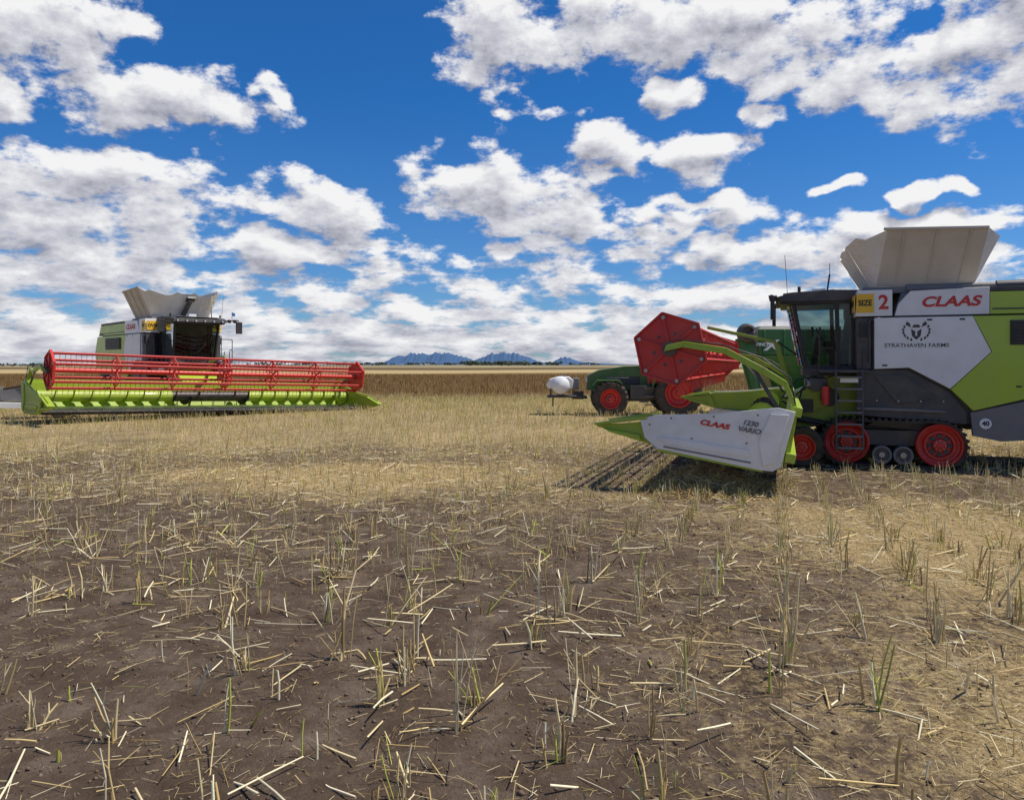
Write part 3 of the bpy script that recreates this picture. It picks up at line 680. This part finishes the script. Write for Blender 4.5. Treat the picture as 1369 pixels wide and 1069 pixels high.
for X0,Y0,Z0 in zip(x,y,z):
    big=rng.uniform()<0.42
    ns=rng.integers(3,9) if big else rng.integers(1,3)
    hh=(rng.uniform(0.22,0.55) if big else rng.uniform(0.06,0.38))*(1.05 if Y0<8 else 0.75)
    if Y0<4.3: hh*=0.75
    w=[5,4,2,3,4 if rng.uniform()<0.4 else .4,1]
    az0=rng.uniform(0,6.28); spread=rng.choice([0.12,0.22,0.42])
    for i in range(ns):
        az=az0+rng.normal(0,1.6); tilt=abs(rng.normal(0.0,spread if rng.uniform()<.88 else 1.0)); l=hh*rng.uniform(0.35,1.15)
        p=np.array([X0+rng.normal(0,.025),Y0+rng.normal(0,.025),Z0-0.02]); d=np.array([math.cos(az)*math.sin(tilt),math.sin(az)*math.sin(tilt),math.cos(tilt)])
        rr=rng.uniform(0.0045,0.0105) if rng.uniform()<.55 else rng.uniform(0.0025,0.0045); cc=cols(1,w)[0]
        mid=p+d*l*0.6; d2=d+rng.normal(0,0.08,3); e=mid+d2*l*0.4
        P0+=[p,mid];P1+=[mid,e];r0+=[rr,rr*.88];r1+=[rr*.88,rr*.7];C+=[cc*0.85,cc*1.05]
        if rng.uniform()<0.35:
            d3=d+np.array([math.cos(az+2),math.sin(az+2),0])*0.6; P0.append(mid);P1.append(mid+d3*l*0.35);r0.append(rr*.6);r1.append(rr*.4);C.append(cc)
    for i in range(rng.integers(1,6) if big else rng.integers(0,2)):
        az=rng.uniform(0,6.28); l=rng.uniform(0.10,0.5); c0=np.array([X0+rng.normal(0,.16),Y0+rng.normal(0,.16),Z0+rng.uniform(0.01,0.05)])
        d=np.array([math.cos(az),math.sin(az),rng.normal(0,0.16)]); rr=rng.uniform(0.003,0.0078); cc=cols(1,[3,5,1,5,.5,.5])[0]
        e0=c0+d*l*0.5; e1=e0+(d+rng.normal(0,0.09,3)*np.array([1,1,.3]))*l*0.5
        P0+=[c0,e0];P1+=[e0,e1];r0+=[rr,rr];r1+=[rr,rr*.8];C+=[cc,cc]
stalks('standing_stubble',np.array(P0),np.array(P1),np.array(r0),np.array(r1),np.clip(np.array(C),0,0.92),5)
def belt(name,n,y0,y1,h0,h1,w,rad,sp,ang,thin=None,tl=0.22):
    x,y=wedge(n,y0,y1,0.80,1.6); x,y=rows(x,y,ang,sp,0.05)
    if thin is not None:
        k=rng.uniform(0,1,len(x))<thin(x,y); x=x[k];y=y[k]
    n=len(x); z=gz(x,y); h=rng.uniform(h0,h1,n)
    p0=np.stack([x,y,z-0.01],1); t=rng.normal(0,tl,(n,2)); p1=p0+np.stack([t[:,0]*h,t[:,1]*h,h],1)
    rr=rad*rng.uniform(0.7,1.3,n)*np.clip(y/22,0.8,3); stalks(name,p0,p1,rr,rr*0.6,cols(n,w),3)
belt('short_stubble',6500,7.0,18.5,0.08,0.32,[5,4,3,3,4,1],0.0055,0.6,R(70),lambda x,y:np.clip((y-6)/8+0.4*vnoise(x*1.2,y*1.2,41)+0.15*(x>0),0.05,1),0.16)
belt('stubble_belt',60000,17.0,51,0.12,0.36,[5,6,1,4,7,0.2],0.0050,0.6,R(70),lambda x,y:np.clip((y-16.5-1.8*vnoise(x,y,9))/5,0.05,1)*np.clip(0.7+0.9*vnoise(x,y,12),0.15,1))
belt('uncut_crop_belt',45000,51,150,0.25,0.55,[.4,0,1.5,0,.3,3,12],0.006,0.6,R(70))
def litter(name,n,y0,y1,l0,l1,ra,w,p=1.6,bias=1.0,lift=0.02,base=0.10):
    x,y=wedge(n,y0,y1,0.80,p); s=straw(x,y); k=rng.uniform(0,1,n)<(base+bias*s)*np.clip(0.75+1.0*vnoise(x*2.5,y*2.5,50),0.10,1.4); x=x[k];y=y[k]; n=len(x)
    z=gz(x,y)+rng.uniform(0.002,lift,n); a=rng.uniform(0,6.28,n); l=l0+(l1-l0)*rng.beta(1.3,3.5,n); el=rng.normal(0,0.14,n)
    d=np.stack([np.cos(a)*np.cos(el),np.sin(a)*np.cos(el),np.sin(el)],1)*l[:,None]/2; c=np.stack([x,y,z],1)
    rr=ra*rng.uniform(0.5,1.5,n)*np.clip(y/9,0.8,2.2); stalks(name,c-d,c+d,rr,rr*0.8,cols(n,w),3)
litter('fine_straw_litter',230000,3.0,21,0.02,0.16,0.0014,[6,5,4,3,.3,3],1.5,1.0,0.018,0.10)
litter('coarse_straw_litter',17000,3.0,20,0.06,0.40,0.0030,[4,5,2,5,.6,1],1.5,0.7,0.05,0.16)
litter('thick_straw_litter',2000,3.0,19,0.12,0.50,0.0060,[3,5,1,6,.4,.5],1.4,0.4,0.05,0.3)
litter('belt_straw_litter',45000,17,45,0.05,0.30,0.0024,[5,6,3,3,2,1],1.5,0.8,0.05)
n=20000; x,y=wedge(n,3.0,17,0.8,1.5); k=rng.uniform(0,1,n)<np.clip(1.15-straw(x,y),0.05,1); x=x[k];y=y[k];n=len(x)
ov=np.array([(1,0,0),(-1,0,0),(0,1,0),(0,-1,0),(0,0,1),(0,0,-.5)],float); oF=np.array([(0,2,4),(2,1,4),(1,3,4),(3,0,4),(2,0,5),(1,2,5),(3,1,5),(0,3,5)])
sz=0.006+0.034*rng.beta(1.1,5,n); th=rng.uniform(0,6.28,n); cs_,sn_=np.cos(th),np.sin(th)
v=ov[None]*rng.uniform(0.6,1.3,(n,6,3))*sz[:,None,None]
vr=np.stack([v[...,0]*cs_[:,None]-v[...,1]*sn_[:,None],v[...,0]*sn_[:,None]+v[...,1]*cs_[:,None],v[...,2]*0.8],-1)+np.stack([x,y,gz(x,y)],1)[:,None]
cm=bpy.data.meshes.new('soil_clods'); fill(cm,vr.reshape(-1,3),(oF[None]+np.arange(n)[:,None,None]*6).reshape(-1,3))
cc=np.array([(0.145,0.10,0.068)])*rng.uniform(0.5,1.4,(n,1)); a_=cm.attributes.new('tint','FLOAT_COLOR','POINT'); a_.data.foreach_set('color',np.repeat(np.concatenate([cc,np.ones((n,1))],1),6,axis=0).astype(np.float32).ravel())
cm.materials.append(CM); scene.collection.objects.link(bpy.data.objects.new('soil_clods',cm))
n=6000; q=rng.normal(0,1,(n,2)); x=3.5+q[:,0]*0.6; y=13.3+q[:,1]*0.5; hmax=0.42*np.exp(-(q[:,0]**2+q[:,1]**2)/1.6); z=hmax*rng.uniform(0,1,n)
a=rng.uniform(0,6.28,n); l=rng.uniform(0.1,0.4,n); el=rng.normal(0,0.5,n)
d=np.stack([np.cos(a)*np.cos(el),np.sin(a)*np.cos(el),np.sin(el)],1)*l[:,None]/2; c=np.stack([x,y,z],1)
stalks('straw_heap',c-d,c+d,np.full(n,.004),np.full(n,.003),cols(n,[4,2,5,1,1,4]),3)

# ------------------------------------------------------------------ mountains, trees
def mk(px): return (px-684)/996.0
D=9000
prof=[(430,0),(490,1),(505,3),(515,2.5),(524,8),(533,11),(541,9.5),(549,14),(556,12),(565,13.5),(574,11),(583,14.5),(590,12.5),(598,14),(606,12),(615,10),(624,8.5),(633,5),(641,8),(649,10),(656,14),(663,12.5),(672,15),(680,13),(688,14),(697,11),(706,9),(716,5),(727,2.5),(738,3),(747,7.5),(754,9),(762,8),(770,5),(782,2.5),(800,2),(830,1),(860,0)]
pa=np.array(prof); gxp=np.linspace(430,860,430); hp=1.15*np.interp(gxp,pa[:,0],pa[:,1]); hp=hp*(1+0.08*np.sin(gxp*1.7)*np.sin(gxp*0.61))+0.3*np.sin(gxp*0.9)*(hp>2)
gy=np.linspace(D-700,D+700,26); GX,GY=np.meshgrid(mk(gxp)*D,gy)
GZ=(hp/996*D)[None,:]*np.exp(-((GY-D+60*np.sin(GX/170))/420)**2)-3
mm=bpy.data.meshes.new('mountains'); i2=np.arange(GX.size).reshape(GX.shape)
fill(mm,np.stack([GX.ravel(),GY.ravel(),GZ.ravel()],1),np.stack([i2[:-1,:-1].ravel(),i2[:-1,1:].ravel(),i2[1:,1:].ravel(),i2[1:,:-1].ravel()],1))
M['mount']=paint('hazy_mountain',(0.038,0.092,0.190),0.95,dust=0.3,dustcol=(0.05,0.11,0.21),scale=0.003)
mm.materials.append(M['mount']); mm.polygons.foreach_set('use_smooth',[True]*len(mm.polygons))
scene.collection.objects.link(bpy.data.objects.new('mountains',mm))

m,nt,b=new_mat('distant_foliage'); N2=nt.nodes
nn=N2.new('ShaderNodeTexNoise'); nn.inputs['Scale'].default_value=0.25; tcx=N2.new('ShaderNodeTexCoord'); nt.links.new(tcx.outputs['Object'],nn.inputs['Vector'])
cr=N2.new('ShaderNodeValToRGB'); cr.color_ramp.elements[0].position=.35; cr.color_ramp.elements[0].color=(0.02,0.035,0.022,1); cr.color_ramp.elements[1].position=.65; cr.color_ramp.elements[1].color=(0.06,0.085,0.055,1)
nt.links.new(nn.outputs['Fac'],cr.inputs[0]); nt.links.new(cr.outputs[0],b.inputs['Base Color']); b.inputs['Roughness'].default_value=0.9
bm=bmesh.new(); bmesh.ops.create_icosphere(bm,subdivisions=1,radius=1); iv=np.array([v.co[:] for v in bm.verts]); iF=np.array([[v.index for v in f.verts] for f in bm.faces]); bm.free()
vs=[];fs=[];o=0
segs=[(612,705,1300,60,1.0),(640,760,1700,50,0.8),(0,95,900,26,0.7),(440,520,1800,26,0.7),(520,610,2400,22,0.7),(760,800,2000,14,0.6),(1290,1369,1500,14,0.8),(330,420,2200,20,.6)]
for a,b_,D_,nT,hs in segs:
    for i in range(nT):
        d_=D_*random.uniform(0.96,1.05); tx=mk(random.uniform(a,b_))*d_; H_=min(random.uniform(4,9)*hs*D_/1300,9)
        for k in range(6):
            c=np.array([tx+random.gauss(0,H_*.5),d_+random.gauss(0,3),H_*random.uniform(0.3,0.85)]); s_=H_*random.uniform(0.18,0.36)
            v=iv*rng.uniform(0.7,1.25,(len(iv),1))*s_*np.array([1.3,1.3,0.9])+c; vs.append(v); fs.append(iF+o); o+=len(v)
tm=bpy.data.meshes.new('distant_tree_line'); fill(tm,np.concatenate(vs),np.concatenate(fs)); tm.materials.append(m)
scene.collection.objects.link(bpy.data.objects.new('distant_tree_line',tm))

# ------------------------------------------------------------------ world
w=bpy.data.worlds.new('sky'); scene.world=w; w.use_nodes=True; nt=w.node_tree; N=nt.nodes; L=nt.links; N.clear()
SUN_EL=R(60); SUN_AZ=R(90)
gt=bpy.data.node_groups.new('cloud_density','ShaderNodeTree')
gt.interface.new_socket('P',in_out='INPUT',socket_type='NodeSocketVector'); gt.interface.new_socket('D',in_out='OUTPUT',socket_type='NodeSocketFloat')
GN=gt.nodes; GL=gt.links; gi=GN.new('NodeGroupInput'); gout=GN.new('NodeGroupOutput')
def gm(op,a,b=None,c=None):
    n=GN.new('ShaderNodeMath'); n.operation=op
    for i,v in enumerate((a,b,c)):
        if v is None: continue
        if isinstance(v,(int,float)): n.inputs[i].default_value=v
        else: GL.new(v,n.inputs[i])
    return n.outputs[0]
def gv(op,a,b=None,c=None):
    n=GN.new('ShaderNodeVectorMath'); n.operation=op
    for i,v in enumerate((a,b,c)):
        if v is None: continue
        if isinstance(v,tuple): n.inputs[i].default_value=v
        else: GL.new(v,n.inputs[i])
    return n
def gnoise(v,sc,de,ro):
    n=GN.new('ShaderNodeTexNoise'); n.noise_dimensions='2D'; n.inputs['Scale'].default_value=sc; n.inputs['Detail'].default_value=de; n.inputs['Roughness'].default_value=ro; GL.new(v,n.inputs['Vector']); return n
wn=gnoise(gi.outputs[0],16,1,0.5)
wv=gv('MULTIPLY_ADD',wn.outputs['Color'],(0.08,0.05,0),(-0.04,-0.025,0)).outputs[0]
pw=gv('ADD',gi.outputs[0],wv).outputs[0]
def ae(px,py):
    u=(px-684)/996; v=(487-py)/996; return math.atan(u),math.atan(v/math.sqrt(1+u*u))
BL=[(30,40,100,55),(160,25,55,36),(215,132,140,48),(110,112,60,34),(8,125,45,30),(370,125,28,18),
(60,235,200,50),(60,305,210,40),(215,285,85,38),(395,270,105,38),(470,295,65,26),
(645,245,110,56),(720,278,115,42),(812,205,70,44),(690,50,120,68),(810,35,135,58),(940,35,155,50),(1070,60,145,58),(1170,100,115,46),(1290,100,145,68),(1345,25,80,64),
(890,130,56,20),(1020,145,38,19),(942,212,62,36),(738,152,52,18),
(1115,259,34,13),(1232,262,30,15),(1283,252,26,15),(920,288,105,26),(1200,305,155,24),(1020,335,150,30),(400,335,190,32),(770,325,140,30),(130,362,160,26)]
cur=None
for (cx,cy,rx_,ry_) in BL:
    a,e=ae(cx,cy); sx_,sy_=996/rx_,996/ry_
    s_=gv('MULTIPLY_ADD',pw,(sx_,sy_,0),(-a*sx_,-e*sy_,0)).outputs[0]
    ln=gv('LENGTH',s_).outputs['Value']
    cur=ln if cur is None else gm('MINIMUM',cur,ln)
shape=gm('MULTIPLY',gm('SUBTRACT',0.93,cur),1.3)
sp=GN.new('ShaderNodeSeparateXYZ'); GL.new(gi.outputs[0],sp.inputs[0])
el=gm('MAXIMUM',sp.outputs['Y'],0.0)
def gmr(v,a,b,c,d):
    n=GN.new('ShaderNodeMapRange'); GL.new(v,n.inputs[0])
    for i,q in enumerate((a,b,c,d)): n.inputs[i+1].default_value=q
    return n.outputs[0]
band=gmr(el,0.19,0.135,-1.0,0.16)
band=gm('ADD',band,gmr(el,0.12,0.0,0.0,0.50))
side=gmr(gm('ABSOLUTE',sp.outputs['X']),0.70,0.95,-1.0,-0.15)
top=gmr(el,0.50,0.75,-1.0,-0.15)
shape=gm('MAXIMUM',gm('MAXIMUM',shape,band),gm('MAXIMUM',side,top))
shape=gm('MINIMUM',gm('MAXIMUM',shape,-0.9),0.55)
yy=gm('ADD',gm('MULTIPLY',sp.outputs['Y'],1.25),gm('MULTIPLY',gm('LOGARITHM',gm('ADD',el,0.035),2.71828),0.19))
cv=GN.new('ShaderNodeCombineXYZ'); GL.new(sp.outputs['X'],cv.inputs[0]); GL.new(yy,cv.inputs[1])
n1=gnoise(cv.outputs[0],12,8,0.62)
fb=gm('MULTIPLY',gm('SUBTRACT',n1.outputs['Fac'],0.5),2.7)
GL.new(gm('ADD',shape,fb),gout.inputs[0])
tc=N.new('ShaderNodeTexCoord'); sx=N.new('ShaderNodeSeparateXYZ'); nrm=N.new('ShaderNodeVectorMath'); nrm.operation='NORMALIZE'
L.new(tc.outputs['Generated'],nrm.inputs[0]); L.new(nrm.outputs[0],sx.inputs[0])
def wm(op,a,b=None,c=None,clamp=False):
    n=N.new('ShaderNodeMath'); n.operation=op; n.use_clamp=clamp
    for i,v in enumerate((a,b,c)):
        if v is None: continue
        if isinstance(v,(int,float)): n.inputs[i].default_value=v
        else: L.new(v,n.inputs[i])
    return n.outputs[0]
az=wm('ARCTAN2',sx.outputs['X'],sx.outputs['Y']); ee=wm('ARCSINE',sx.outputs['Z'])
cc=N.new('ShaderNodeCombineXYZ'); L.new(az,cc.inputs[0]); L.new(ee,cc.inputs[1])
def dens(vec):
    g_=N.new('ShaderNodeGroup'); g_.node_tree=gt; L.new(vec,g_.inputs[0]); return g_.outputs[0]
d1=dens(cc.outputs[0])
ad=N.new('ShaderNodeVectorMath'); ad.operation='ADD'; ad.inputs[1].default_value=(0.008,0.024,0); L.new(cc.outputs[0],ad.inputs[0]); d2=dens(ad.outputs[0])
al=N.new('ShaderNodeMapRange'); al.interpolation_type='SMOOTHSTEP'; L.new(d1,al.inputs[0]); al.inputs[1].default_value=-0.06; al.inputs[2].default_value=0.44
lit=wm('ADD',0.62,wm('MULTIPLY',wm('SUBTRACT',d1,d2),0.72)); lit=wm('SUBTRACT',lit,wm('MULTIPLY',wm('MAXIMUM',wm('SUBTRACT',d1,0.38),0.0),0.50),clamp=True)
rp=N.new('ShaderNodeValToRGB'); e=rp.color_ramp.elements; e[0].position=0.10; e[0].color=(0.30,0.31,0.38,1); e[1].position=0.92; e[1].color=(0.90,0.90,0.91,1); q=e.new(0.5); q.color=(0.57,0.58,0.645,1)
L.new(lit,rp.inputs[0])
sk=N.new('ShaderNodeTexSky'); sk.sky_type='NISHITA'; sk.sun_disc=False; sk.sun_elevation=SUN_EL; sk.sun_rotation=SUN_AZ; sk.altitude=200; sk.air_density=1.0; sk.dust_density=0.3; sk.ozone_density=3.0
tint=N.new('ShaderNodeMix'); tint.data_type='RGBA'; tint.blend_type='MULTIPLY'; tint.inputs[0].default_value=1; L.new(sk.outputs[0],tint.inputs[6])
hz=N.new('ShaderNodeMapRange'); L.new(ee,hz.inputs[0]); hz.inputs[1].default_value=0.0; hz.inputs[2].default_value=0.34; hz.inputs[3].default_value=1.0; hz.inputs[4].default_value=0.0
tint2=N.new('ShaderNodeMix'); tint2.data_type='RGBA'; tint2.inputs[6].default_value=(0.17,0.62,1.10,1); tint2.inputs[7].default_value=(0.44,0.68,1.0,1); L.new(hz.outputs[0],tint2.inputs[0]); L.new(tint2.outputs[2],tint.inputs[7])
cs=N.new('ShaderNodeVectorMath'); cs.operation='SCALE'; cs.inputs[3].default_value=10.0; L.new(rp.outputs[0],cs.inputs[0])
mx=N.new('ShaderNodeMix'); mx.data_type='RGBA'; L.new(al.outputs[0],mx.inputs[0]); L.new(tint.outputs[2],mx.inputs[6]); L.new(cs.outputs[0],mx.inputs[7])
bg=N.new('ShaderNodeBackground'); bg.inputs[1].default_value=0.1; L.new(mx.outputs[2],bg.inputs[0])
wo=N.new('ShaderNodeOutputWorld'); L.new(bg.outputs[0],wo.inputs[0])

# ------------------------------------------------------------------ sun, camera
sd=bpy.data.lights.new('sun','SUN'); sd.energy=5.0; sd.angle=R(0.5); sd.color=(1,0.94,0.84); so=bpy.data.objects.new('sun',sd); scene.collection.objects.link(so)
sv=Vector((math.cos(SUN_EL)*math.sin(SUN_AZ),math.cos(SUN_EL)*math.cos(SUN_AZ),math.sin(SUN_EL)))
so.rotation_euler=sv.to_track_quat('Z','Y').to_euler(); so.location=(20,0,40)
cd=bpy.data.cameras.new('camera'); cd.sensor_width=36; cd.sensor_fit='HORIZONTAL'; cd.lens=996/1369*36; cd.shift_y=-47.5/1369; cd.clip_start=0.1; cd.clip_end=40000
co_=bpy.data.objects.new('camera',cd); scene.collection.objects.link(co_); co_.location=(0,0,2.2); co_.rotation_euler=(R(90),0,0)
scene.camera=co_
